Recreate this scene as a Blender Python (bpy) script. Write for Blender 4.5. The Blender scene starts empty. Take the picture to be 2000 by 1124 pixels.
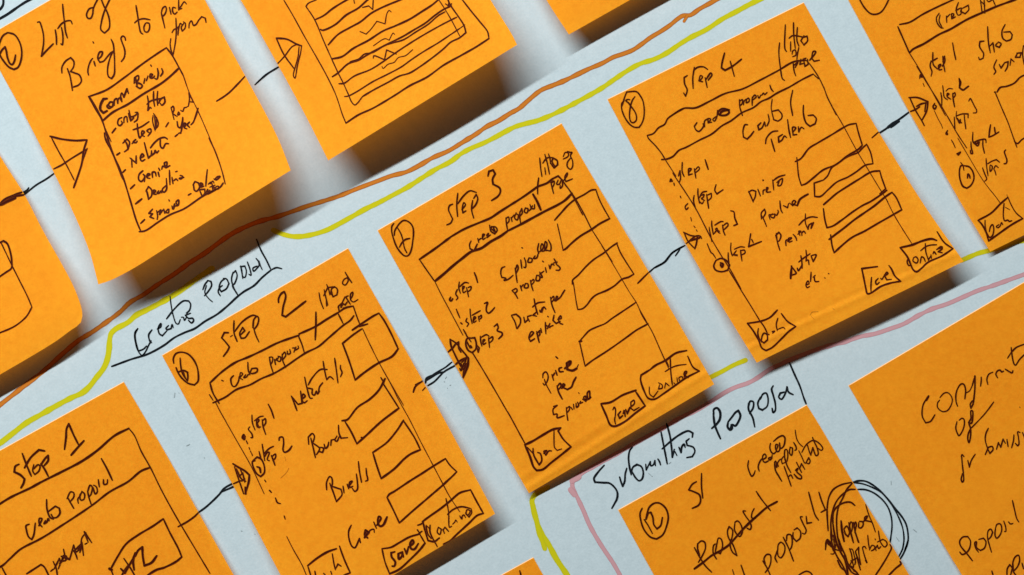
import bpy, math, random
from mathutils import Vector, Matrix, noise
from mathutils.bvhtree import BVHTree

# ------------------------------------------------------------------ scene, camera
S = bpy.context.scene
C = S.collection
MM = 0.001
PX = 0.0002                        # one photograph pixel on the paper = 0.2 mm
CX, CY = 1000.0, 562.0
ROLL = math.radians(30.0)          # the phone was turned 30 degrees to the wall's upright
HGT = 1.5                          # the middle of the view is 1.5 m above the floor
IR = Vector((math.cos(ROLL), 0, -math.sin(ROLL)))    # picture right, along the wall
IU = Vector((math.sin(ROLL), 0, math.cos(ROLL)))     # picture up, along the wall
NB = Vector((0, -1, 0))                              # out of the wall, towards the viewer
O = Vector((0, 0, HGT))
DIST = 0.60

cam_d = bpy.data.cameras.new('camera')
cam = bpy.data.objects.new('camera', cam_d); C.objects.link(cam)
m = Matrix.Identity(4)
for i in range(3):
    m[i][0], m[i][1], m[i][2] = IR[i], IU[i], NB[i]
CP = O + NB * DIST
m[0][3], m[1][3], m[2][3] = CP
cam.matrix_world = m
cam_d.sensor_width = 36.0
cam_d.lens = 36.0 * DIST / (2000 * PX)
cam_d.clip_start = 0.01
cam_d.clip_end = 50
S.camera = cam

# ------------------------------------------------------------------ light: a long strip lamp high on the room's ceiling
S.world = bpy.data.worlds.new('World')
S.world.use_nodes = True
bg = S.world.node_tree.nodes['Background']
bg.inputs[0].default_value = (1.0, 0.87, 0.74, 1)
bg.inputs[1].default_value = 0.04
ELEV = math.radians(38.0)          # how steeply its light meets the wall
LD = 1.7
ld = bpy.data.lights.new('strip_light', 'AREA')
ld.shape = 'RECTANGLE'
ld.size = 2.5; ld.size_y = 0.045
ld.energy = 93
ld.color = (1.0, 0.99, 0.975)
lo = bpy.data.objects.new('strip_light', ld); C.objects.link(lo)
ldir = NB * math.sin(ELEV) + Vector((0, 0, 1)) * math.cos(ELEV)
lo.location = O + ldir * LD
zax = ldir.normalized(); xax = Vector((1, 0, 0)); yax = zax.cross(xax)
lm = Matrix.Identity(4)
for i in range(3):
    lm[i][0], lm[i][1], lm[i][2] = xax[i], yax[i], zax[i]
lm[0][3], lm[1][3], lm[2][3] = lo.location
lo.matrix_world = lm

S.view_settings.view_transform = 'Standard'
S.view_settings.look = 'None'
S.view_settings.exposure = 0.0
S.view_settings.gamma = 1.0

# ------------------------------------------------------------------ helpers
def wall_point(px, py, h=0.0):
    """point at h metres in front of the paper that the photograph shows at pixel px, py"""
    p = O + IR * ((px - CX) * PX) + IU * ((CY - py) * PX)
    return p + (CP - p) * (h / DIST)

def tag(o, label=None, cat=None, group=None, kind=None):
    if label: o['label'] = label
    if cat: o['category'] = cat
    if group: o['group'] = group
    if kind: o['kind'] = kind

def mesh_obj(name, verts, faces, mat, parent=None, uvs=None, smooth=True):
    me = bpy.data.meshes.new(name)
    me.from_pydata([tuple(v) for v in verts], [], faces)
    if uvs:
        lay = me.uv_layers.new(name='UVMap')
        for l in me.loops:
            lay.data[l.index].uv = uvs[l.vertex_index]
    me.materials.append(mat)
    if smooth:
        me.polygons.foreach_set('use_smooth', [True] * len(me.polygons))
    me.update()
    o = bpy.data.objects.new(name, me); C.objects.link(o)
    if parent: o.parent = parent
    return o

def mat_new(name):
    mt = bpy.data.materials.new(name); mt.use_nodes = True
    nt = mt.node_tree
    for n in list(nt.nodes): nt.nodes.remove(n)
    return mt, nt

def nd(nt, t, **kw):
    n = nt.nodes.new(t)
    for k, v in kw.items(): setattr(n, k, v)
    return n

def paper_material(name, col_a, col_b, translucency, tint, grain=900.0, blotch=14.0, bump=0.12, fleck=None):
    mt, nt = mat_new(name)
    L = nt.links.new
    out = nd(nt, 'ShaderNodeOutputMaterial')
    geo = nd(nt, 'ShaderNodeNewGeometry')
    n1 = nd(nt, 'ShaderNodeTexNoise'); n1.inputs['Scale'].default_value = grain; n1.inputs['Detail'].default_value = 3
    n2 = nd(nt, 'ShaderNodeTexNoise'); n2.inputs['Scale'].default_value = blotch; n2.inputs['Detail'].default_value = 4
    n3 = nd(nt, 'ShaderNodeTexNoise'); n3.inputs['Scale'].default_value = grain * 0.28; n3.inputs['Detail'].default_value = 2
    for n in (n1, n2, n3): L(geo.outputs['Position'], n.inputs['Vector'])
    a = nd(nt, 'ShaderNodeMath', operation='MULTIPLY'); a.inputs[1].default_value = 0.5
    L(n1.outputs['Fac'], a.inputs[0])
    b = nd(nt, 'ShaderNodeMath', operation='MULTIPLY_ADD'); b.inputs[1].default_value = 0.3
    L(n2.outputs['Fac'], b.inputs[0]); L(a.outputs[0], b.inputs[2])
    c = nd(nt, 'ShaderNodeMath', operation='MULTIPLY_ADD'); c.inputs[1].default_value = 0.35
    L(n3.outputs['Fac'], c.inputs[0]); L(b.outputs[0], c.inputs[2])
    mr = nd(nt, 'ShaderNodeMapRange'); mr.inputs[1].default_value = 0.36; mr.inputs[2].default_value = 0.80
    L(c.outputs[0], mr.inputs[0])
    mix = nd(nt, 'ShaderNodeMix', data_type='RGBA')
    mix.inputs['A'].default_value = (*col_a, 1); mix.inputs['B'].default_value = (*col_b, 1)
    L(mr.outputs[0], mix.inputs['Factor'])
    col = mix.outputs['Result']
    if fleck:
        n4 = nd(nt, 'ShaderNodeTexNoise'); n4.inputs['Scale'].default_value = 260; n4.inputs['Detail'].default_value = 1
        L(geo.outputs['Position'], n4.inputs['Vector'])
        r4 = nd(nt, 'ShaderNodeMapRange'); r4.inputs[1].default_value = 0.70; r4.inputs[2].default_value = 0.80
        r4.inputs[4].default_value = 0.35
        L(n4.outputs['Fac'], r4.inputs[0])
        mx = nd(nt, 'ShaderNodeMix', data_type='RGBA')
        L(r4.outputs[0], mx.inputs['Factor']); L(col, mx.inputs['A']); mx.inputs['B'].default_value = (*fleck, 1)
        col = mx.outputs['Result']
    bm = nd(nt, 'ShaderNodeBump'); bm.inputs['Strength'].default_value = bump; bm.inputs['Distance'].default_value = 0.0004
    L(c.outputs[0], bm.inputs['Height'])
    d = nd(nt, 'ShaderNodeBsdfPrincipled')
    d.inputs['Roughness'].default_value = 0.75
    d.inputs['Specular IOR Level'].default_value = 0.12
    L(col, d.inputs['Base Color']); L(bm.outputs[0], d.inputs['Normal'])
    if translucency > 0:
        t = nd(nt, 'ShaderNodeBsdfTranslucent'); t.inputs[0].default_value = (*tint, 1)
        ms = nd(nt, 'ShaderNodeMixShader'); ms.inputs[0].default_value = translucency
        L(d.outputs[0], ms.inputs[1]); L(t.outputs[0], ms.inputs[2]); L(ms.outputs[0], out.inputs[0])
    else:
        L(d.outputs[0], out.inputs[0])
    return mt

def ink_material(name, core, edge, rough=0.6, streak=0.25, across=True):
    """pen or marker ink: colour runs a little darker to the sides of the stroke (u along, v across)"""
    mt, nt = mat_new(name)
    L = nt.links.new
    out = nd(nt, 'ShaderNodeOutputMaterial')
    d = nd(nt, 'ShaderNodeBsdfPrincipled'); d.inputs['Roughness'].default_value = rough
    d.inputs['Specular IOR Level'].default_value = 0.03
    uv = nd(nt, 'ShaderNodeUVMap')
    sep = nd(nt, 'ShaderNodeSeparateXYZ'); L(uv.outputs[0], sep.inputs[0])
    ab = nd(nt, 'ShaderNodeMath', operation='ABSOLUTE'); L(sep.outputs['Y'], ab.inputs[0])
    mr = nd(nt, 'ShaderNodeMapRange'); mr.inputs[1].default_value = 0.45; mr.inputs[2].default_value = 0.95
    L(ab.outputs[0], mr.inputs[0])
    no = nd(nt, 'ShaderNodeTexNoise'); no.inputs['Scale'].default_value = 3.0; no.inputs['Detail'].default_value = 3
    mp = nd(nt, 'ShaderNodeMapping'); mp.inputs['Scale'].default_value = (0.25, 2.0, 1)
    L(uv.outputs[0], mp.inputs[0]); L(mp.outputs[0], no.inputs['Vector'])
    ad = nd(nt, 'ShaderNodeMath', operation='MULTIPLY_ADD'); ad.inputs[1].default_value = streak * 2; 
    sb = nd(nt, 'ShaderNodeMath', operation='SUBTRACT'); sb.inputs[1].default_value = 0.5
    L(no.outputs['Fac'], sb.inputs[0]); L(sb.outputs[0], ad.inputs[0]); L(mr.outputs[0], ad.inputs[2])
    ad.use_clamp = True
    mix = nd(nt, 'ShaderNodeMix', data_type='RGBA')
    mix.inputs['A'].default_value = (*core, 1); mix.inputs['B'].default_value = (*edge, 1)
    L(ad.outputs[0], mix.inputs['Factor']); L(mix.outputs['Result'], d.inputs['Base Color'])
    L(d.outputs[0], out.inputs[0])
    return mt

M_PAPER = paper_material('white_paper', (0.292, 0.368, 0.400), (0.362, 0.445, 0.478), 0, None, grain=1100, blotch=9, bump=0.16, fleck=(0.29, 0.37, 0.40))
M_NOTE = paper_material('orange_note_paper', (0.83, 0.310, 0.010), (1.0, 0.460, 0.020), 0.55, (1.0, 0.27, 0.010), grain=1300, blotch=20, bump=0.18, fleck=(0.70, 0.27, 0.01))
M_HALO = paper_material('pale_edge_halo', (0.50, 0.27, 0.11), (0.60, 0.36, 0.17), 0, None, bump=0.1)  # bright edge halo painted as a pale colour
M_WALL = paper_material('painted_wall', (0.55, 0.55, 0.52), (0.62, 0.62, 0.60), 0, None, grain=300, blotch=5, bump=0.5)
M_INK = ink_material('pen_ink_on_orange', (0.026, 0.0026, 0.0010), (0.085, 0.016, 0.002))
M_INKP = ink_material('pen_ink_on_white', (0.0035, 0.005, 0.007), (0.010, 0.014, 0.017))
M_BROWN = ink_material('brown_marker', (0.35, 0.118, 0.013), (0.21, 0.062, 0.008), streak=0.5)
M_LIME = ink_material('lime_marker', (0.36, 0.345, 0.006), (0.31, 0.32, 0.008), streak=0.6)
M_PINK = ink_material('pink_marker', (0.36, 0.205, 0.225), (0.31, 0.165, 0.185), streak=0.6)
M_SMUDGE = ink_material('grey_smudge', (0.21, 0.27, 0.29), (0.30, 0.36, 0.38))
M_SMUDGE_O = ink_material('brown_smudge', (0.35, 0.12, 0.008), (0.50, 0.18, 0.008))

# ------------------------------------------------------------------ the wall and the white paper on it
def slab(name, cx, cy, w, h, z0, z1, mat):
    c = wall_point(cx, cy); ux = Vector((1, 0, 0)); uz = Vector((0, 0, 1))
    vs = []
    for z in (z0, z1):
        for sx, sy in ((-1, -1), (1, -1), (1, 1), (-1, 1)):
            vs.append(c + ux * (sx * w / 2) + uz * (sy * h / 2) + NB * z)
    fs = [(4, 5, 6, 7), (3, 2, 1, 0), (0, 1, 5, 4), (1, 2, 6, 5), (2, 3, 7, 6), (3, 0, 4, 7)]
    return mesh_obj(name, vs, fs, mat, smooth=False)

wall = slab('wall', 1000, 562, 6.0, 3.0, -0.12, -0.0003, M_WALL)
tag(wall, kind='structure')
sheet = slab('paper_sheet', 1000, 562, 1.30, 0.95, -0.0002, 0.0, M_PAPER)
tag(sheet, 'large white paper with brown, lime and pink marker lines and two handwritten headings', 'paper')

# ------------------------------------------------------------------ the sticky notes
def along(poly, t):
    seg = [(Vector(poly[i]), Vector(poly[i + 1])) for i in range(len(poly) - 1)]
    ln = [(b - a).length for a, b in seg]; T = sum(ln) * t
    for (a, b), l in zip(seg, ln):
        if T <= l or (a, b) == seg[-1]: return a + (b - a) * min(1.0, T / l)
        T -= l
    return seg[-1][1]

def smooth_poly(pts, n=24):
    if len(pts) < 3: return pts
    out = catmull([Vector(p) for p in pts], 6.0)
    return [tuple(p) for p in out]

def catmull(P, step):
    """centripetal Catmull-Rom through the points, sampled about every step pixels"""
    if len(P) == 2:
        n = max(1, int((P[1] - P[0]).length / step))
        return [P[0].lerp(P[1], i / n) for i in range(n + 1)]
    Q = [P[0] * 2 - P[1]] + P + [P[-1] * 2 - P[-2]]
    out = [P[0].copy()]
    for i in range(1, len(Q) - 2):
        p0, p1, p2, p3 = Q[i - 1], Q[i], Q[i + 1], Q[i + 2]
        t0 = 0; t1 = t0 + max(1e-3, (p1 - p0).length) ** .5; t2 = t1 + max(1e-3, (p2 - p1).length) ** .5; t3 = t2 + max(1e-3, (p3 - p2).length) ** .5
        n = max(2, int((p2 - p1).length / step) + 1)
        for k in range(1, n + 1):
            t = t1 + (t2 - t1) * k / n
            a1 = p0 * ((t1 - t) / (t1 - t0)) + p1 * ((t - t0) / (t1 - t0))
            a2 = p1 * ((t2 - t) / (t2 - t1)) + p2 * ((t - t1) / (t2 - t1))
            a3 = p2 * ((t3 - t) / (t3 - t2)) + p3 * ((t - t2) / (t3 - t2))
            b1 = a1 * ((t2 - t) / (t2 - t0)) + a2 * ((t - t0) / (t2 - t0))
            b2 = a2 * ((t3 - t) / (t3 - t1)) + a3 * ((t - t1) / (t3 - t1))
            out.append(b1 * ((t2 - t) / (t2 - t1)) + b2 * ((t - t1) / (t2 - t1)))
    return out

def make_note(key, left, right, lift_l, lift_r, label, top=None, bottom=None, crease=None, bow=0.0, power=1.7):
    """left and right edges run from the glued top down; lifts are how far the lower corners stand off, in pixels"""
    top = top or [left[0], right[0]]; bottom = bottom or [left[-1], right[-1]]
    L_, R_, T_, B_ = (smooth_poly(p) for p in (left, right, top, bottom))
    rows = [i / 90 for i in range(73)] + [0.8 + 0.2 * (i + 1) / 48 for i in range(48)]
    cols = 36
    verts, faces, uvs = [], [], []
    c00, c10, c01, c11 = Vector(L_[0]), Vector(R_[0]), Vector(L_[-1]), Vector(R_[-1])
    for v in rows:
        l = along(L_, v); r = along(R_, v)
        for j in range(cols + 1):
            u = j / cols
            t = along(T_, u); b = along(B_, u)
            p = l.lerp(r, u) + t.lerp(b, v) - (c00.lerp(c10, u)).lerp(c01.lerp(c11, u), v)
            s = max(0.0, (v - 0.14) / 0.86)
            h = (lift_l * (1 - u) + lift_r * u) * s ** power
            h += bow * math.sin(math.pi * u) * s * s
            h += 1.1 * s * noise.noise(Vector((p.x * .006, p.y * .006, len(key))))
            if crease:
                for cv0, cv1, amp, wd in crease:
                    dv = (v - (cv0 * (1 - u) + cv1 * u)) / wd
                    h += amp * math.exp(-dv * dv)
            verts.append(wall_point(p.x, p.y, 0.00025 + max(0.0, h) * PX)); uvs.append((u, v))
    n = cols + 1
    for i in range(len(rows) - 1):
        for j in range(cols):
            a = i * n + j
            faces.append((a, a + n, a + n + 1, a + 1))
    base = wall_point(*((c00 + c10) / 2))
    root = bpy.data.objects.new('sticky_note', None); C.objects.link(root)
    root.location = base; root.empty_display_size = 0.02
    tag(root, label, 'sticky note', 'orange sticky notes stuck on the white paper')
    pv = [v - base for v in verts]
    o = mesh_obj('note_sheet', pv, faces, M_NOTE, root, uvs)
    bvh = BVHTree.FromPolygons(verts, faces)
    # added strip: bright halo painted in pale colour, glued top and left side
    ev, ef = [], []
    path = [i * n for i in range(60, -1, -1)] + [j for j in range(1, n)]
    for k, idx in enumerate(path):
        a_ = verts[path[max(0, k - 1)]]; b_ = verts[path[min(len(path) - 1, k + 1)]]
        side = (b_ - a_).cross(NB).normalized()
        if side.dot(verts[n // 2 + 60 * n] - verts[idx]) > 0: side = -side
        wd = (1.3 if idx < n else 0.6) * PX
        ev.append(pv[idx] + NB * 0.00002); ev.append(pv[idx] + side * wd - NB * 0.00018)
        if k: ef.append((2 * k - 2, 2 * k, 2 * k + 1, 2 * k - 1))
    mesh_obj('edge_halo', ev, ef, M_HALO, root)
    NOTES[key] = dict(root=root, bvh=bvh, base=base)

NOTES = {}
make_note('briefs', [(-32, 76), (0, 138), (48, 225), (108, 343), (154, 440), (176, 496), (186, 532), (192, 556)],
          [(328, -132), (400, 0), (447, 90), (540, 264), (568, 333)], 52, 68,
          'orange note headed List of Briefs to pick from, its lower left corner curling',
          bottom=[(192, 556), (216, 548), (260, 525), (308, 495), (420, 424), (568, 333)], bow=8)
make_note('lined', [(346, -194), (470, 0), (520, 86), (596, 225), (641, 314)],
          [(713, -418), (958, 0), (1000, 68), (1010, 88)], 50, 58,
          'orange note with a framed box of ruled lines and short squiggles, standing off the paper', bow=4)
make_note('blank', [(821, -442), (1067, 0), (1111, 68)], [(1183, -647), (1473, -137)], 26, 30,
          'orange note at the top edge showing only a plain lower corner without any writing')
make_note('four', [(1187, 195), (1250, 314), (1282, 374), (1390, 565), (1478, 709)],
          [(1570, 6), (1664, 170), (1798, 390), (1882, 511)], 22, 30,
          'orange note numbered 8 headed step 4 with Cast and Talent above four empty boxes',
          crease=[(0.945, 0.965, 0.9, 0.011), (0.93, 0.95, -0.6, 0.011)], bow=5)
make_note('five', [(1640, -32), (1657, 0), (1764, 197), (1805, 270), (1885, 411), (1934, 492)],
          [(2012, -222), (2306, 310)], 7, 14, 'orange note in the upper right corner listing short synopsis above a back button')
make_note('three', [(738, 451), (822, 600), (876, 691), (941, 805), (1033, 964)],
          [(1097, 242), (1154, 340), (1254, 509), (1336, 649), (1395, 751)], 9, 23,
          'orange note headed step 3 asking for episodes, duration and price per episode',
          crease=[(0.985, 0.955, 0.8, 0.010), (0.965, 0.935, -0.6, 0.010), (0.94, 0.91, 0.5, 0.010)], bow=2)
make_note('two', [(317, 695), (418, 880), (466, 968), (538, 1105), (602, 1224)],
          [(680, 486), (857, 800), (967, 1004)], 26, 27,
          'orange note headed step 2 with boxes for network, round, briefs and genre')
make_note('one', [(-130, 953), (162, 1465)], [(242, 747), (320, 880), (362, 955), (446, 1105), (534, 1260)], 14, 14,
          'orange note in the lower left corner headed step 1 with a boxed XYZ')
make_note('leftmost', [(-475, 330), (-210, 850)],
          [(-105, 118), (0, 305), (48, 381), (82, 447), (140, 552), (155, 588), (160, 606), (161, 618)], 26, 30,
          'orange note cut off by the left edge, with an empty rounded frame and bent corner',
          bottom=[(-210, 850), (0, 732), (112, 665), (136, 647), (155, 634), (160, 626), (161, 618)])
make_note('twelve', [(1208, 997), (1278, 1124), (1500, 1505)],
          [(1576, 792), (1595, 822), (1680, 966), (1748, 1076), (1776, 1124), (1880, 1300)], 12, 14,
          'orange note numbered 12 with a scribbled circle running over its right edge')
make_note('right', [(1658, 754), (1696, 819), (1784, 966), (1800, 993), (1879, 1124), (1968, 1270)],
          [(2030, 535), (2340, 1050)], 8, 12, 'orange note in the lower right corner that reads confirmation of submission')
make_note('bottom', [(670, 1295), (968, 1805)], [(1042, 1090), (1061, 1124), (1340, 1600)], 10, 10,
          'orange note at the bottom edge, only its corner showing beside the lime line')

# ------------------------------------------------------------------ pen and marker strokes
rng = random.Random(7)
def split_corners(P, lim=52):
    out, cur = [], [P[0]]
    for i in range(1, len(P) - 1):
        cur.append(P[i])
        a = P[i] - P[i - 1]; b = P[i + 1] - P[i]
        if a.length > 1e-6 and b.length > 1e-6 and a.angle(b) > math.radians(lim) and min(a.length, b.length) > 7:
            out.append(cur); cur = [P[i]]
    cur.append(P[-1]); out.append(cur)
    return out

class Strokes:
    def __init__(s): s.v = []; s.f = []; s.uv = []; s.k = 0
    def add(s, P, w, target, lift, step=1.5, taper=0.8):
        pieces = split_corners(P)
        for pi, pc in enumerate(pieces):
            s.k += 1
            off = lift + (s.k % 5) * (0.000015 if lift < 0.00005 else 0.000008)
            pts = catmull(pc, step)
            q = [pts[0]]
            for p in pts[1:]:
                if (p - q[-1]).length > 0.25: q.append(p)
            if len(q) < 2: q.append(q[0] + Vector((0.6, 0.3)))
            n = len(q); dist = 0.0; seed = rng.random() * 100
            first = len(s.v)
            total = sum((q[i + 1] - q[i]).length for i in range(n - 1))
            for i, p in enumerate(q):
                a = q[max(0, i - 1)]; b = q[min(n - 1, i + 1)]
                d = (b - a).normalized(); nrm = Vector((-d.y, d.x))
                if i: dist += (p - q[i - 1]).length
                r = w / 2 * (1 + 0.26 * noise.noise(Vector((dist * .06, seed, 0))) + 0.05 * noise.noise(Vector((dist * .5, seed, 5))))
                e = min(dist if pi == 0 else 99, (total - dist) if pi == len(pieces) - 1 else 99)
                r *= taper + (1 - taper) * min(1, e / (w * 1.8))
                s.put(p + nrm * r, target, off, (dist * .2, 1)); s.put(p - nrm * r, target, off, (dist * .2, -1))
                if i:
                    k = first + 2 * i
                    s.f.append((k - 2, k, k + 1, k - 1))
                if i in (0, n - 1):              # round end
                    sg = -1 if i == 0 else 1
                    i0 = len(s.v) - 2; prev = i0
                    fan = []
                    for j in range(1, 5):
                        an = math.pi * j / 5
                        fan.append(s.put(p + nrm * (r * math.cos(an)) + d * (sg * r * math.sin(an)), target, off, (dist * .2, math.cos(an))))
                    ring = [i0] + fan + [i0 + 1]
                    s.f.append(tuple(ring if sg < 0 else ring[::-1]))
                    if i == 0 and n > 1:
                        first = len(s.v) - 2
                        # repeat the first pair after the cap so the strip stays in order
                        s.v.append(s.v[i0]); s.uv.append(s.uv[i0]); s.v.append(s.v[i0 + 1]); s.uv.append(s.uv[i0 + 1])
                        first = len(s.v) - 2
    def put(s, p, target, off, uv):
        if target is None:
            w = wall_point(p.x, p.y, off)
        else:
            g = wall_point(p.x, p.y); d = (g - CP).normalized()
            hit, nr, _, _ = target['bvh'].ray_cast(CP, d)
            if hit is None:
                hit, nr, _, _ = target['bvh'].find_nearest(wall_point(p.x, p.y, 0.003))
            if nr.dot(NB) < 0: nr = -nr
            w = hit + nr * off - target['base']
        s.v.append(w); s.uv.append(uv)
        return len(s.v) - 1

NAMES = {'word': 'handwritten_word', 'digit': 'handwritten_digit', 'boundary_line': 'brown_marker_line',
         'boundary_line_g': 'lime_marker_line', 'boundary_line_p': 'pink_marker_line'}
def draw(data):
    cur, ox, oy, sc = None, 0, 0, 5.0
    rank = {}
    for ln in data.strip().splitlines():
        ln = ln.strip()
        if not ln: continue
        if ln.startswith('N '):
            cur = ln[2:]; continue
        if ln.startswith('T '):
            a = ln.split()[1:]; ox, oy = float(a[0]), float(a[1]); sc = float(a[2]) if len(a) > 2 else 5.0
            continue
        head, rest = ln.split('|', 1)
        name, w = head.split(); w0 = w = float(w)
        tgt = None if cur == 'paper' else NOTES[cur]
        mark = name.startswith('boundary')
        if mark: mat = {'boundary_line': M_BROWN, 'boundary_line_g': M_LIME, 'boundary_line_p': M_PINK}[name]
        elif name == 'smudge': mat = M_SMUDGE if tgt is None else M_SMUDGE_O
        else: mat = M_INKP if tgt is None else M_INK
        st = Strokes()
        for part in rest.split('|'):
            toks = part.split(); w = w0
            if toks[0].startswith('@'): w = float(toks[0][1:]); toks = toks[1:]
            P = [Vector((ox + float(t.split(',')[0]) / sc, oy + float(t.split(',')[1]) / sc)) for t in toks]
            if len(P) == 1 or (len(P) == 2 and (P[0] - P[1]).length < 0.3): P = [P[0], P[0] + Vector((0.8, 0.4))]
            st.add(P, w / sc * (1.0 if mark else 0.70 if name == 'word' and w / sc < 5.6 else WID), tgt, 0.00002 if mark else 0.00011, 3.0 if mark else 1.5, 1.0 if mark else 0.78)
        mesh_obj(NAMES.get(name, name), st.v, st.f, mat, sheet if tgt is None else tgt['root'], st.uv, smooth=False)

WID = 0.79

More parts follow.
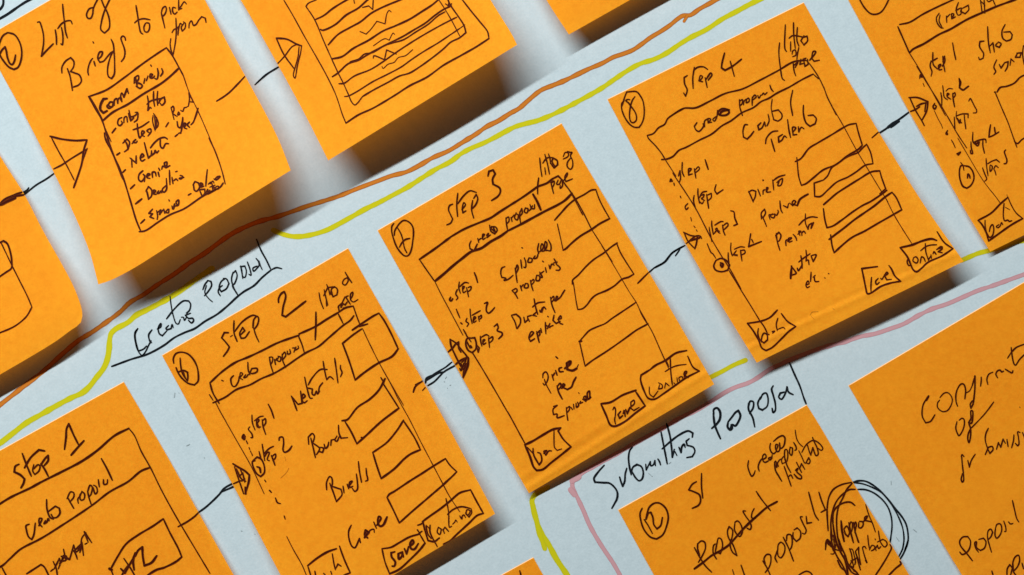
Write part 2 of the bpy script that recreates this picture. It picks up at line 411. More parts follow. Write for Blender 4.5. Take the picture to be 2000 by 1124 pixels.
STROKES = """
N briefs
T 0 0
circled_number 24|75,320 140,340 190,410 212,500 205,590 175,660 135,680 85,655 30,590 0,540 -15,480 0,410 30,350 75,320|-10,550 20,490 50,460 62,500 75,570 100,625 120,632 140,600 152,540
word 24|365,220 385,215 405,260 425,350 425,430 405,550 450,500 520,430|540,295 550,360 552,435|600,270 612,330 615,400 608,440 595,430|612,45 618,120 630,220 640,310 658,372|565,280 600,235 640,210 690,205 705,235
word 24|905,75 870,90 845,150 860,180 885,180 905,140 910,90 925,50 950,0 960,-30|985,-20 1010,50 1050,130 1070,210 1065,280 1020,325 985,290 990,220 1020,110 1060,20 1080,-20
word 24|605,715 605,660 640,600 690,565 720,600 720,650 690,700 730,715 775,735 795,790 770,830 718,852|658,672 680,730 695,800 708,885|865,735 858,700 868,640 890,590 905,572|918,602 930,645|960,580 990,550 1000,510 975,510 955,570 975,610 1010,600 1045,560 1080,520 1110,500|1085,385 1105,430 1115,520 1120,640 1115,730 1090,770 1060,750 1050,690 1065,600 1095,520 1115,490|1226,395 1220,368 1198,354 1182,375 1194,420 1213,470 1221,520 1210,570 1185,603|908,410 914,422
word 23|1328,55 1345,160 1360,260 1375,320 1395,335|1315,225 1345,200 1400,185 1465,195|1420,230 1405,270 1415,310 1440,315 1460,280 1455,230 1430,225
word 23|1575,125 1590,190 1610,275|1575,130 1590,80 1615,65 1625,90 1610,140 1585,165|1655,75 1670,140|1715,80 1690,75 1685,110 1705,140 1730,120|1745,0 1745,100|1820,40 1800,20 1770,60 1750,90 1775,85
word 21|1680,320 1700,290 1725,280 1745,260|1718,180 1722,300 1715,400 1700,490 1690,540 1670,490 1662,430 1668,380|1738,345 1745,280 1762,230 1775,240|1795,230 1770,270 1780,305 1805,280 1810,230 1790,215|1845,275 1850,230 1870,205 1890,250 1915,240 1940,200 1970,165 2005,180 2012,220
drawn_frame 24|870,945 1040,880 1200,770 1400,620 1530,530 1625,468|@20 1625,468 1680,540 1750,665 1790,740|@13 1790,740 1850,910 1940,1100 2040,1330 2135,1574
T 140 90
drawn_frame 22|165,495 230,610 300,735 345,880 430,1124 500,1300|@14 180,500 240,600 300,715|@18 300,740 340,840 385,935|320,850 330,910 365,985
header_line 28|300,735 400,650 550,570 700,470 870,370 960,300 1050,215
word 26|@34 345,515 310,520 285,570 280,620 310,655 345,635|370,560 345,590 365,610 400,590 405,555 375,550 360,580 390,600|415,580 418,530 440,515 450,560 455,520 480,505 490,545|480,530 480,480 490,460 510,500 525,460 540,420 555,465
word 26|610,365 615,310 650,290 655,320 630,360 670,370 690,390 670,415 630,395|625,310 640,395|705,365 715,320|730,340 745,295|770,310 790,280 770,275 765,310 790,315 810,295|838,222 846,270 832,325 812,318|880,222 890,258 868,295|772,188 780,200
word 24|490,700 460,715 450,760 470,780 495,755 485,735|510,750 515,700 535,690 545,745|555,660 575,735|560,630 580,730 605,700 580,690|595,690 620,680 645,650 620,650|610,745 640,720 650,660
word 24|740,490 750,560 745,630 765,600|735,570 770,540 820,525 870,515|800,445 800,520 810,590|840,445 835,520 840,580|770,600 777,610|850,560 870,520 905,500 910,550 880,580 865,560
bullet_dash 26|395,850 430,805
word 25|515,920 540,960 550,1010 515,1035|500,950 540,910 565,940 555,1000|590,955 625,915 600,940 630,945 640,930|640,760 650,850 665,900 680,880|600,820 680,790 755,740|690,870 710,840 690,830 685,870 710,885|745,880 775,840 770,810 735,830 760,850
scribble 17|795,680 790,730 815,830|800,660 840,730 845,770 815,820|810,680 820,810|830,700 830,800 845,780
bullet_dash 24|920,790 945,750
word 20|970,600 985,660 1000,720|970,610 990,590 1000,620 985,660 1030,690|1040,650 1035,675 1055,665 1045,645|1065,630 1085,640 1100,605 1120,600 1135,590|1140,590 1150,520 1145,460 1165,500 1190,550 1150,545
bullet_dash 24|1010,885 1035,865|1045,855 1055,850
word 26|1030,740 1040,790 1060,800 1085,720|1085,700 1080,780 1065,855|1100,800 1115,760 1100,755 1100,800 1125,810|1150,745 1130,770 1150,795|1165,770 1185,750 1210,690 1235,610
bullet_dash 26|440,1065 470,1045
link_line 22|1415,540 1480,500 1540,455 1620,375 1690,300
T 0 225
arrow 27|490,208 600,235 740,250 850,243|@18 500,215 570,350 650,490 725,635|@26 850,243 820,340 800,470 770,570 720,710|@18 852,325 820,410 800,470|@22 525,527 600,490 690,430 780,375 850,335
word 26|1285,425 1290,510|1270,420 1330,470 1330,400|1375,420 1405,400 1390,380 1370,420 1385,450 1415,435|1410,270 1430,350 1450,420 1480,390|1480,350 1480,395 1510,370 1515,345 1530,370 1550,350|1565,230 1570,310 1590,325 1620,280 1645,280|1470,320 1510,270 1560,230 1610,220 1635,235
bullet_dash 26|1145,390 1170,370
bullet_dash 26|1200,560 1225,535
word 26|1395,545 1360,580 1355,630 1380,650 1415,600 1400,580|1415,590 1410,650|1440,600 1465,580 1445,575 1435,610 1465,620|1490,610 1490,560 1515,560 1525,595|1545,560 1555,600|1550,520 1560,540|1580,530 1590,500 1620,510 1630,460 1605,470 1620,515 1660,495
bullet_dash 27|1275,720 1315,682
word 25|1430,730 1445,790 1450,825|1425,745 1450,700 1480,730 1480,790 1455,820|1500,770 1520,740 1500,735 1500,770 1525,775|1550,740 1535,765 1560,760 1575,740 1580,760|1620,690 1585,730 1600,755 1625,730 1625,620|1655,540 1660,680|1680,610 1690,670|1700,640 1720,625 1735,640|1760,590 1785,600 1770,625 1750,620 1795,610|1715,555 1730,550
bullet_dash 27|1325,868 1385,820
word 26|1490,920 1455,960 1490,965 1465,995 1500,1010|1530,935 1540,990 1535,1020|1540,950 1570,930 1560,970 1590,930|1600,920 1610,960|1640,920 1620,950 1645,955 1650,920|1650,830 1655,840|1680,890 1690,920 1705,870 1700,910|1710,890 1740,880 1745,830 1720,850 1730,880
bullet_dash 25|1375,1058 1412,1022
bullet_dash 25|1840,782 1865,768
T 180 270
word 24|990,450 1000,510 1020,520 1050,480 1040,440 1005,425 985,460|1055,480 1080,450 1060,440 1060,480 1090,470|1125,310 1115,400 1110,470|1135,450 1160,430 1150,450 1180,420 1190,440|1190,400 1210,410 1250,375 1220,380 1200,400
word 22|1050,510 1075,570 1100,540 1100,500 1050,505|1110,540 1130,500 1130,530 1150,510|1170,440 1180,510|1150,480 1200,460|1190,490 1230,470 1240,490 1210,500 1190,480|1130,550 1250,480
drawn_frame 17|1140,0 1210,150 1270,330 1300,450|@22 130,0 200,150 290,350 370,600 430,800 475,910|@23 460,915 520,905 640,825 760,750 900,690 1070,575 1170,520 1250,480 1280,440
N lined
T 600 0
drawn_frame 15|-230,0 -130,170 -20,370 90,560 200,760 280,930 345,1124 378,1205 440,1165|@22 378,1205 500,1124 640,1060 860,930 1000,840 1170,755 1330,640 1500,545 1650,460 1775,378|@20 1775,378 1760,310 1690,220 1600,110 1515,0 1440,-100
drawn_frame 16|90,0 10,35 -12,65 70,190 160,400 240,580 300,710 355,820 400,920 435,1000 465,1027 490,1010 540,945|@20 540,945 640,885 800,800 900,745 1000,715 1120,640 1230,560 1330,480 1400,415 1490,370 1550,320 1530,250 1480,170 1400,55 1375,0 1365,-50|@14 1285,0 1350,100 1420,220 1490,355
ruled_line 22|75,195 160,155 250,85 390,0 500,-50
ruled_line 24|130,290 150,298 270,245 380,150 500,80 590,0 640,-40
ruled_line 23|205,440 300,340 420,270 520,215 620,135 700,90 800,45 910,0 1010,-50
ruled_line 24|240,578 340,555 450,475 600,395 740,305 860,255 1000,190 1120,115 1220,50 1280,0
ruled_line 22|245,752 300,715 400,625 500,590 600,530 720,465 830,410 940,355 1040,295 1150,230 1250,150 1340,90 1410,60|@18 420,605 500,580 560,530 640,515 760,445 840,420 940,390 1060,315 1180,240 1280,155 1345,118
ruled_line 19|310,820 360,815 460,745 620,680 740,605 860,520 980,440 1100,365 1230,290 1340,230 1460,170
ruled_line 18|365,945 400,940 480,900 640,800 780,730 920,655 1010,590 1130,510 1280,420 1400,340 1490,280|@11 1490,280 1540,243
squiggle 16|540,75 600,60 640,95 645,0|455,0 462,35
squiggle 14|515,310 575,335 620,290 680,210 760,235 780,130 800,105 820,118
squiggle 11|645,450 760,380 800,395 840,325 855,340
squiggle 17|645,570 650,548 755,585 775,490 870,530
squiggle 12|730,650 740,670 790,630 850,610 890,565 960,545 1030,487
scribble 16|1350,40 1380,60 1410,40 1375,70 1385,20
T 400 0
arrow 24|700,375 800,385 900,435 945,450|@16 945,450 935,520 905,640 880,765 865,740 885,650 910,560 920,460|@20 700,380 770,530 870,670|@16 710,625 780,550 850,460 900,435
N paper
connector_line 22|490,828 600,730 720,655
N four
T 1150 0
word 23|960,740 930,760 935,820 960,880 945,940 925,910|1030,660 1015,760 1018,865|1025,690 1060,660 1120,655 1160,680|1085,790 1110,750 1090,740 1075,790 1110,800|1135,760 1155,855|1145,775 1190,715 1202,730 1165,785
digit 24|1325,520 1300,620 1295,665 1330,688 1400,650 1490,580|@20 1380,600 1420,745
T 1400 0
word 22|668,245 665,480 680,505|720,410 720,500|748,225 750,330 765,475|785,270 782,400 800,450|705,375 740,350 850,365|850,350 820,400 850,440 885,400 880,355 830,370
word 20|735,530 740,500 765,490 770,540 740,555|800,465 785,540 780,600
word 22|745,620 755,700 770,742|750,640 790,610 765,660|820,580 810,630 850,620|850,600 860,650 890,630 885,580|905,590 955,530 965,505 940,505 925,570 950,600 1000,590|840,580 870,570
slash_mark 18|612,420 605,520 620,660 640,770 660,787
drawn_frame 22|-435,1124 -325,1060 -210,1055 -70,990 80,915 250,870 430,780 600,690 750,605 870,590|@15 870,590 900,620 990,750 1040,850 1080,950 1165,1124|@15 940,725 990,770
T 1250 170
drawn_frame 20|430,210 340,260 270,310 240,365 180,400 130,455 70,475|@17 70,475 80,500 150,575 210,650 245,710|@13 245,710 300,795 350,872
header_line 22|210,710 260,705 320,680 380,620 450,590 580,520 700,460 800,380 890,330 990,255 1110,200 1180,145 1260,110 1330,65 1460,0 1580,-70 1690,-125
word 22|555,350 530,385 545,420 575,435 620,380 615,360|630,390 630,335 660,310|670,345 690,315 665,310 665,350 700,345|740,290 710,320 725,335 750,290 755,230|@28 775,275 800,240 860,230 870,250 840,275 780,275 760,250 800,215 870,225
word 22|970,125 975,200 1000,280|970,140 1000,125 995,165 975,185|1010,175 1015,140 1035,120|1040,130 1035,155 1065,140 1060,110 1040,120|1095,100 1095,180|1095,110 1120,80 1135,95 1105,125|1150,85 1160,110 1180,80|1190,80 1205,60 1215,75 1240,55|1268,-15 1280,20 1300,45
word 23|1050,370 1025,370 1005,430 1010,490 1045,510 1080,475 1110,435|1180,350 1150,380 1160,420 1190,400 1215,345 1225,385|1250,270 1260,330 1240,380|@16 1290,120 1280,200 1285,240|@21 1285,240 1350,225 1385,270 1380,310 1345,335 1305,320 1285,240
slash_mark 20|1490,35 1470,150 1490,280
word 23|1225,555 1235,500 1290,440 1345,430|1280,510 1300,580 1315,630|1390,465 1350,490 1355,540 1385,520 1410,480 1430,495|1440,320 1455,430 1470,495|1495,440 1520,400 1490,395 1495,470 1530,465|1545,390 1550,440 1575,395 1600,410|1595,180 1595,260 1620,350 1660,385 1710,360 1720,310 1690,275 1640,280
word 22|375,870 390,820 395,890 385,930|412,738 412,830 430,875|470,840 500,800 475,800 475,860 510,850|530,800 545,890|535,815 570,780 580,800 540,840
digit 20|635,710 665,805
bullet_dot 20|290,925 300,900 310,925|330,940 335,955|393,1070 396,1078
word 21|1060,1020 1085,1075 1105,1124|1060,1030 1090,1010 1130,1020 1125,1070 1105,1115|1150,1000 1175,1065|1200,1050 1205,1010 1222,1005|1230,1025 1250,985 1235,985 1240,1030 1275,1025|1295,910 1305,1005|1300,915 1350,880 1415,860|1360,920 1345,965 1375,960 1390,895 1370,905 1335,935|1198,910 1204,914
T 1500 170
drawn_frame 12|545,0 580,110 660,250 740,390 870,630 960,780 1050,930 1170,1124
input_box 22|265,730 320,700 400,600 480,550 600,480 740,395 790,370 860,357|@20 860,357 880,440 920,570|@23 920,570 880,610 780,670 660,760 540,810 440,890 370,945 325,962|@18 325,962 300,880 285,740 280,690
input_box 21|540,910 580,870 620,790 660,760 780,680 880,640 920,600 962,560|@18 962,560 1000,640 1025,750|@20 1025,750 950,765 860,830 780,880 670,930 590,1000 510,1070 455,1070 450,940 540,910
link_line 20|1015,497 1080,440
N paper
connector_line 26|1085,452 1150,410 1210,360 1290,310 1385,240|@24 1150,415 1180,380 1240,345 1280,335 1200,395|1170,400 1250,350
N five
arrow 22|1375,105 1460,105 1560,145 1550,230 1500,330|@20 1385,110 1440,230 1500,330 1525,378|@20 1390,240 1430,225 1480,195|1450,190 1500,165 1555,155|1540,160 1530,240
T 1650 0 5.706
circled_number 24|140,-50 220,90 290,155 350,160 410,130 490,-10 500,-60
drawn_frame 25|610,275 720,250 870,160 1050,70 1200,0 1300,-60
drawn_frame 24|590,300 720,595|@14 720,595 870,840 1020,1110 1120,1290
header_line 30|720,590 760,550 880,490 1050,385 1170,330 1360,220 1560,130 1700,70 1890,0 2010,-50
word 22|1050,150 1020,200 1030,260 1070,310 1095,315|1060,170 1050,240 1080,300|1130,180 1135,250|1130,200 1170,160|1190,200 1215,160 1190,155 1190,210 1230,190|1265,30 1240,110 1260,170 1290,160 1300,110|1235,120 1290,90|1300,90 1290,130 1340,155 1380,110 1375,60 1310,95
word 22|1510,0 1530,150|1550,-10 1560,150|1520,20 1560,60|1580,0 1600,20 1640,0|1650,0 1675,60
word 25|1550,460 1505,465 1500,520 1545,600 1540,650 1500,665 1490,640|1590,300 1600,480 1620,590|1610,520 1650,480 1665,580|1700,480 1680,510 1720,530 1740,490 1710,470|1785,275 1750,350 1760,430 1800,460 1850,440 1865,390 1840,355 1770,360
word 24|960,680 950,740 970,800 960,850|980,590 985,720 1030,770|960,690 1030,650|1050,760 1070,720 1045,730 1050,780 1080,775|1090,630 1100,720 1115,800|1090,690 1110,630 1115,680 1085,740
digit 22|1200,480 1215,570 1235,665
word 24|1690,670 1660,750 1680,800 1660,830|1720,720 1740,760 1780,700|1780,700 1820,690 1810,750 1785,795|1840,730 1850,660 1885,690|1920,600 1900,640 1950,640 1965,590 1915,595|1990,510 1980,600 1997,720|1990,520 2020,500
digit 22|1275,880 1290,920 1275,980 1320,1005 1375,960
bullet_dot 22|835,870 850,820 860,860 840,855|@12 870,930 885,965
N four
T 1180 160 10
circled_number 38|350,470 370,400 390,330 410,270 440,200 630,195 700,270 750,360 775,470 782,580 770,710 730,820 680,890 600,890 520,850 440,760 380,650 340,520 345,420 390,370|600,290 550,360 515,470 495,600 495,700 520,780 560,800 620,760 630,680 600,590 530,490 470,410 420,370 460,345 500,350
T 1280 340
word 22|378,210 372,260 395,345|415,145 415,200 430,285|430,270 455,290 470,270|430,230 460,180 500,170|450,210 475,200 465,230 450,240 480,260|500,200 510,270 520,335|500,210 545,190 545,230 515,260
digit 22|592,105 580,160 600,195 660,155
bullet_dot 22|145,75 150,50 165,70|@14 178,90 185,115|@14 242,215 250,235|@20 315,290 290,320 300,348 320,330
dashed_line 14|345,425 352,460|375,508 388,525|398,545 408,560
arrow 20|275,570 340,600 400,610|280,575 320,660 385,730|@26 385,730 400,680 410,610|300,680 400,605 440,610 450,630|@30 320,660 380,640 430,625
word 22|@18 525,520 530,560 540,600 550,660|550,460 550,500 565,590|580,500 640,465 660,465|575,580 600,550 625,560|585,540 600,530 610,565 630,580|655,500 665,560 680,598|655,510 700,480 710,500 670,545
digit 22|735,360 765,370 775,430 800,490 765,505
word 21|1055,60 1050,66|1035,405 1060,450 1085,512|1035,440 1035,380 1065,345 1075,380 1050,430|1120,445 1110,400 1140,400|1130,395 1125,415 1155,430 1165,400 1140,390|1165,390 1180,405 1200,370 1195,355|1215,265 1225,350 1240,380|1250,310 1290,330 1300,290|1310,285 1340,310 1370,270 1350,260 1335,290 1390,310|@28 1385,310 1410,250 1450,220 1490,198
word 22|1180,580 1190,660 1215,745|1185,640 1175,600 1205,570 1225,600 1210,650 1190,665|1275,700 1275,650 1300,640|1290,660 1330,625 1300,630 1305,665 1335,655|1345,590 1370,620 1380,650|1390,590 1420,560 1400,560 1410,600|1430,600 1430,575 1450,560 1465,580|1465,390 1465,480 1490,540 1500,500 1530,480 1520,530 1545,475|1400,500 1450,450 1520,420 1580,425
word 20|738,675 735,740 750,800|@22 710,770 712,830 720,900|745,790 800,790|770,735 830,712 870,715|790,750 760,790 800,800|830,745 845,850|830,750 870,745 875,770 845,790
digit 22|930,585 920,650 910,710 960,690 1035,660|940,640 955,670
circled_bullet 22|590,845 570,900 590,940 650,955 705,940 725,890 690,845 640,825 590,845|@32 635,870 660,880 650,910 635,890
dashed_line 17|505,682 545,770 560,780 590,825
drawn_frame 15|168,-8 200,40 300,190 400,350 550,640 660,825 740,950 835,1124
word 24|@30 1320,1020 1325,960 1330,900|1325,900 1360,945 1375,970 1330,990|1385,920 1395,945 1415,920 1430,890|1420,800 1430,860 1432,920|1470,745 1475,800 1470,850|1400,860 1450,820 1510,780|1470,850 1490,840 1500,885|1520,800 1540,855 1560,820 1570,790 1530,795
word 22|1470,1085 1500,1070 1490,1045 1470,1080 1480,1110 1505,1100|1520,960 1515,1050|1540,1010 1560,990|1550,1000 1560,1050 1595,1050|@16 1650,1015 1660,1018|@22 1688,972 1694,975
input_box 25|1642,300 1700,250 1770,190 1870,125 1990,50 2110,-20 2190,-30|@20 2190,-30 2210,40 2248,145 2190,195
T 1520 380
input_box 23|440,140 455,250 475,325 530,310 620,250 720,175 820,110 900,70 1020,-10 1060,-40
input_box 26|495,440 560,390 640,330 740,250 840,180 940,110 1050,20 1110,-20|@20 1110,-20 1150,30 1205,150|@25 1205,150 1100,210 960,290 840,360 720,420 620,500 545,570|@22 545,570 525,500 510,395
drawn_frame 12|1050,40 1130,200 1220,350 1300,475
button_box 24|@28 1190,520 1300,495 1420,450 1500,435 1545,450|1190,520 1260,610 1320,740 1350,755 1400,720 1460,665 1600,600 1705,530|@20 1705,530 1620,470 1550,365
word 21|1270,620 1258,660 1275,695 1295,690|1320,620 1315,650 1350,670 1365,640 1345,610 1325,615|1385,670 1400,610 1420,620 1435,655|1435,480 1440,560 1465,640 1490,600|1390,550 1440,510 1490,495 1545,492|1490,590 1495,625|1510,580 1520,560 1540,585|1545,540 1590,510 1600,530 1560,560 1600,570|@28 1560,530 1600,515
button_box 24|968,705 815,725 835,820 855,920 870,970 900,965 1000,900 1100,865 1195,848|@22 1195,848 1140,800 1105,730 1080,695
word 22|910,810 905,880 905,950|975,820 950,850 960,880 985,860|1000,820 1010,830 1030,800|1030,800 1070,770 1060,760 1035,790 1060,835 1105,830
T 1360 500
drawn_frame 15|320,145 420,310 520,470 620,635|@20 620,635 660,690 690,750
button_box 23|790,530 720,600 640,635 500,660 560,740 610,830 640,900 680,925 740,895 840,800 900,740 970,690|@21 970,690 890,640 830,565
word 23|605,710 600,760 620,820 660,850 695,820 690,770 660,755 640,790 635,840|690,760 710,770|740,740 765,735 745,755|795,610 780,670 790,730|@16 790,720 850,700 865,715
smudge 8|1110,580 1130,550 1190,545|1120,590 1150,620|1330,510 1345,525
N paper
T 1280 340
connector_line 22|0,915 90,860 160,775 210,740 285,700|@17 240,735 195,800
N five
T 1750 130 7.97
word 34|@28 725,300 735,380 750,480 800,520|@32 695,410 710,500 710,620|@24 775,385 820,345 880,350|800,450 825,430 800,420 795,470 850,510|880,420 890,520 910,630|885,430 915,410 920,450 885,500
digit 34|980,190 990,250 990,330 1040,370 1080,345 1130,310
digit 34|@26 1130,540 1155,500 1180,540 1220,620 1255,690 1245,720 1200,725
word 32|@24 940,700 935,790 950,830|905,790 910,880 915,990|940,770 1030,740 1120,740 1120,800|@42 955,810 990,880 1000,830|970,830 1020,880|1060,760 1070,860 1085,970
digit 34|1470,910 1455,1000 1445,1100 1500,1080 1600,1020|1530,950 1545,1050
bullet_dot 34|600,575 575,630 600,665 625,620 600,600|@34 800,1000 775,1050 800,1060 790,1020|@20 365,190 375,130 405,120
dashed_line 16|595,690 660,830 700,900 725,965|430,280 437,310
drawn_frame 22|320,0 480,260 620,480 800,780 960,1060 1100,1270|@24 1540,400 1640,640 1740,870 1830,1124 1880,1260|@34 1530,400 1545,398
input_box 34|1570,400 1620,330 1720,310 1840,260 1930,170 2010,130
T 1750 270 7.97
dashed_line 22|860,30 890,80 920,150
bullet_dot 36|945,245 1000,220 960,270 985,235
drawn_frame 16|960,0 1130,290 1340,640 1450,790 1540,900 1620,1010
digit 30|1195,-90 1195,50 1230,90 1300,60
input_box 30|1830,0 1850,60 1890,85 1950,30 2010,-10
word 33|1165,60 1170,150 1190,240 1165,240 1155,190|1240,60 1230,90 1270,120 1290,70 1270,60|1220,60 1300,30 1390,20 1400,70|1350,30 1350,120 1375,235
word 30|1345,465 1380,560 1410,640 1380,670|1400,320 1410,450 1430,585|1425,400 1490,360 1560,335 1610,375|1460,430 1465,520 1490,490 1495,440 1470,420|1520,480 1540,520 1555,575|1520,480 1550,430 1590,460
digit 32|1705,185 1685,210 1705,280 1725,350 1710,395 1680,400
circled_bullet 34|1060,430 1140,450 1200,540 1210,640 1160,740 1100,780 1040,750 1000,660 985,570 990,480 1010,430 1060,430|@40 1110,620 1120,560 1140,580 1150,620|@24 1005,380 1040,430 1055,500
T 1750 380 7.97
button_box 38|1275,405 1480,290 1620,150 1740,45|@26 1740,45 1800,180 1870,290 1970,375|@42 1970,375 1800,470 1600,610 1440,725|@36 1440,725 1400,590 1330,460 1275,405|@12 1725,0 1730,40
word 34|1385,405 1385,480 1410,600 1460,670 1500,640 1520,530 1500,470 1470,500 1450,580|1600,470 1560,500 1580,520 1620,490 1640,440 1660,470|1680,140 1670,250 1670,350 1690,410 1740,400 1760,420 1800,410|@18 1700,200 1770,240
N three
T 740 240
word 23|720,795 690,810 680,850 700,900 720,940 700,980 662,998|770,690 760,800 768,915|770,790 830,710 890,665 950,680|810,850 845,800 830,780 815,830 820,880 850,860|915,760 905,850 925,930|925,740 950,700 965,740 945,800 910,840
digit 26|1065,520 1075,475 1115,462 1135,500 1110,550 1115,600 1180,640 1185,680 1160,720 1100,760
word 21|1570,345 1580,450 1592,525|1620,440 1628,505|1620,310 1645,400 1665,500|1655,305 1670,350 1675,400|1600,395 1640,345 1700,340|@26 1680,400 1710,440 1745,410 1740,370 1700,345 1690,380 1715,420
word 20|1800,330 1820,290 1850,300 1845,330 1800,355|1840,280 1870,290 1885,290 1870,320 1890,370 1890,430 1870,455 1840,430 1840,390 1870,345
word 21|1675,560 1690,630 1705,690|1680,590 1710,570 1710,600 1690,640|1750,560 1735,600 1760,600 1780,560|1790,555 1790,620 1770,640 1770,610|1800,570 1840,510 1840,490 1815,530 1825,575 1890,548
drawn_frame 28|700,1115 830,1040 970,980 1090,930 1180,870 1290,800 1400,730 1500,660 1550,625 1640,590 1700,545|@24 1700,545 1750,520 1790,560|@15 1790,560 1860,660 1990,900
slash_mark 22|1560,540 1550,620 1550,695
word 22|1240,930 1245,980 1255,1045|1240,935 1265,920 1270,960 1250,985|1290,925 1300,965|1295,930 1320,900|1340,880 1325,930 1350,950 1360,900 1340,890|1375,870 1375,920 1385,990|1375,880 1395,840 1400,880 1380,910|1430,830 1420,870 1445,880 1455,840 1435,835|1475,800 1485,840 1465,860|1500,810 1490,835 1515,840 1520,800|@32 1505,700 1545,770 1580,850
header_line 30|1250,1060 1380,995 1500,930 1620,865 1750,800 1820,755 1885,690
T 740 400 10
circled_number 42|290,370 255,420 250,520 290,680 350,830 430,940 500,1000 560,1000 600,960 640,850 660,720 675,580 665,450 620,370 550,320 480,310 410,360 350,440 310,510 300,600|@34 365,455 430,570 470,700 500,850 545,940|400,830 460,730 520,680 600,660
T 850 430
drawn_frame 28|150,166 110,196 0,278 -155,385|@18 -150,392 -90,480 -5,600|@13 0,610 60,730 140,880 270,1124
header_line 34|0,595 80,530 170,450 270,370 350,310 450,275 540,212 640,156 700,112
word 22|@24 350,205 335,240 340,280 380,300 410,235|415,180 425,220|420,200 445,180|455,180 480,140 465,140 465,190 490,175|500,150 520,130 505,170 540,145|530,50 545,110 580,135 605,100 590,70 550,65 540,110|@28 570,80 580,110 560,95
word 23|@21 680,455 650,470 640,520 650,560 690,570 670,590 710,580 760,540|780,470 790,540 800,610|785,480 800,440 810,470 790,520|835,390 845,470|870,370 885,420 880,465 865,460|915,370 905,410 940,410 945,380 920,370|975,350 960,375 990,370 1005,330|1010,230 1000,290 1010,325|1015,312 1045,290 1056,252 1042,232 1030,262 1036,302 1062,304|1062,302 1085,270 1091,228 1076,210 1068,250 1076,296 1098,296|1105,195 1130,250 1125,300 1105,300|845,270 853,274
word 23|750,690 780,720 805,765|755,685 790,670 800,690 775,720|830,640 845,690|835,660 860,630|880,620 870,660 905,660 905,625 885,620|930,590 940,640 955,690|935,600 960,580 965,600 945,630|990,540 985,590 1015,590 1020,550 1000,540|1020,510 1045,560 1030,560|1020,530 1060,500|1075,465 1085,510|1110,440 1120,475 1140,430 1160,440|1160,380 1185,420|1180,430 1220,470 1210,490 1180,490|1155,420 1190,410|1048,402 1056,408
word 24|745,935 780,1000 795,1060|745,930 790,920 830,960 830,1010 800,1060|865,950 875,1000 905,975 900,940|905,960 920,990|910,940 940,930|985,900 955,930 990,940|965,770 980,850 1000,920|950,850 1000,810 1070,800|1020,880 1025,900 1045,860 1040,900 1060,850 1080,870
word 22|1125,755 1140,830 1170,905|1130,770 1155,745 1160,770 1140,800|1165,790 1195,750 1185,745 1175,790 1220,755 1245,715 1265,685
word 24|1030,1060 1040,1100|1075,1000 1080,1110|1085,1030 1120,1050|1120,1010 1095,1060|1125,1040 1150,1030|1160,930 1150,980 1180,1010 1220,990|1195,970 1230,960 1225,935 1205,960 1215,1005 1245,1018|1098,940 1104,946
word 21|200,720 215,680 200,720 220,760 205,780|235,605 230,660 245,715|240,650 290,610 325,615|270,680 285,650 270,650 275,710 300,695|305,660 315,700 325,750|320,660 350,650 345,680 320,700
digit 20|382,515 400,560 413,610
bullet_dot 30|150,755 140,780 155,790 170,770
dashed_line 18|205,870 225,920 240,955
bullet_dot 26|250,1005 262,1015
word 22|310,960 300,990 325,1010 310,1040|340,870 345,940 360,1010|360,930 440,885|375,980 395,950 380,945 375,1000 400,985|420,940 430,990|425,950 450,930 450,955 430,970
digit 22|480,815 510,805 500,850 500,890 520,910 550,890 580,855
dashed_line 22|275,1070 300,1115 310,1140
digit 23|575,1040 605,1015 615,1050 605,1080 650,1100 655,1120 620,1160
T 860 580
word 22|355,470 380,500 370,540 360,500|390,385 395,440 405,480|400,395 450,370 475,385|420,440 435,420 420,420 420,465 445,450|470,400 480,495|475,410 510,390 510,420 480,450
circled_bullet 24|290,405 335,400 350,450 345,510 310,545 270,520 248,460 260,410 290,400|@30 295,480 305,495|@16 260,380 300,440|255,430 290,500
word 24|870,400 910,350 890,340 865,400 880,435 920,410|940,340 965,445|940,360 970,330 970,370 950,390
word 26|@22 1000,790 1005,750 1030,733 1052,770 1045,820 1015,862 1003,845|@18 1015,805 1035,860 1080,942|@24 1090,760 1105,815|1095,780 1115,745|1125,720 1140,765|1185,690 1160,700 1165,730 1200,730|@34 1215,700 1270,650 1270,630 1235,650 1240,710 1290,720 1330,700|@16 1330,700 1348,662|1128,585 1145,600
word 26|1140,870 1155,930 1190,998|1145,870 1170,845 1180,870 1160,900|1185,895 1215,860 1200,850 1195,880 1240,905 1280,880 1300,830 1325,785
arrow 24|75,540 120,500 150,460 180,440|95,415 105,480 140,560 180,640 215,700|95,415 150,450 200,510 265,590 275,620|@32 275,600 265,680 220,790|@28 150,660 200,620 270,590|210,640 255,590 230,680 270,640|190,700 200,720 230,650|180,440 180,500 200,540|220,790 230,720 270,640|200,650 240,740
drawn_frame 17|310,540 420,720 520,890 655,1124
T 1020 340 6.65
drawn_frame 22|540,120 650,260 780,480 900,720|@17 900,720 1080,1000 1170,1140
input_box 32|420,600 500,510 590,410 680,335 800,270 900,210 955,205|@24 955,205 1000,330 1060,450 1135,580|@34 1135,580 1000,650 900,720 750,810 640,900 560,975 530,990|@18 530,990 500,850 455,650
T 1080 480 6.65
input_box 28|250,500 255,450 330,380 430,270 530,180 660,95 740,30 780,0 835,-35|@23 825,-35 870,80 940,200 1050,370|@28 1050,370 980,410 900,435 800,520 700,580 560,640 500,690 440,770 380,820 320,830|@20 320,830 300,720 262,470
drawn_frame 14|630,0 760,210 890,430 990,600 1080,735|@18 1080,735 1120,820 1220,1000 1290,1124 1400,1370 1500,1590|1100,770 1150,900 1225,1020
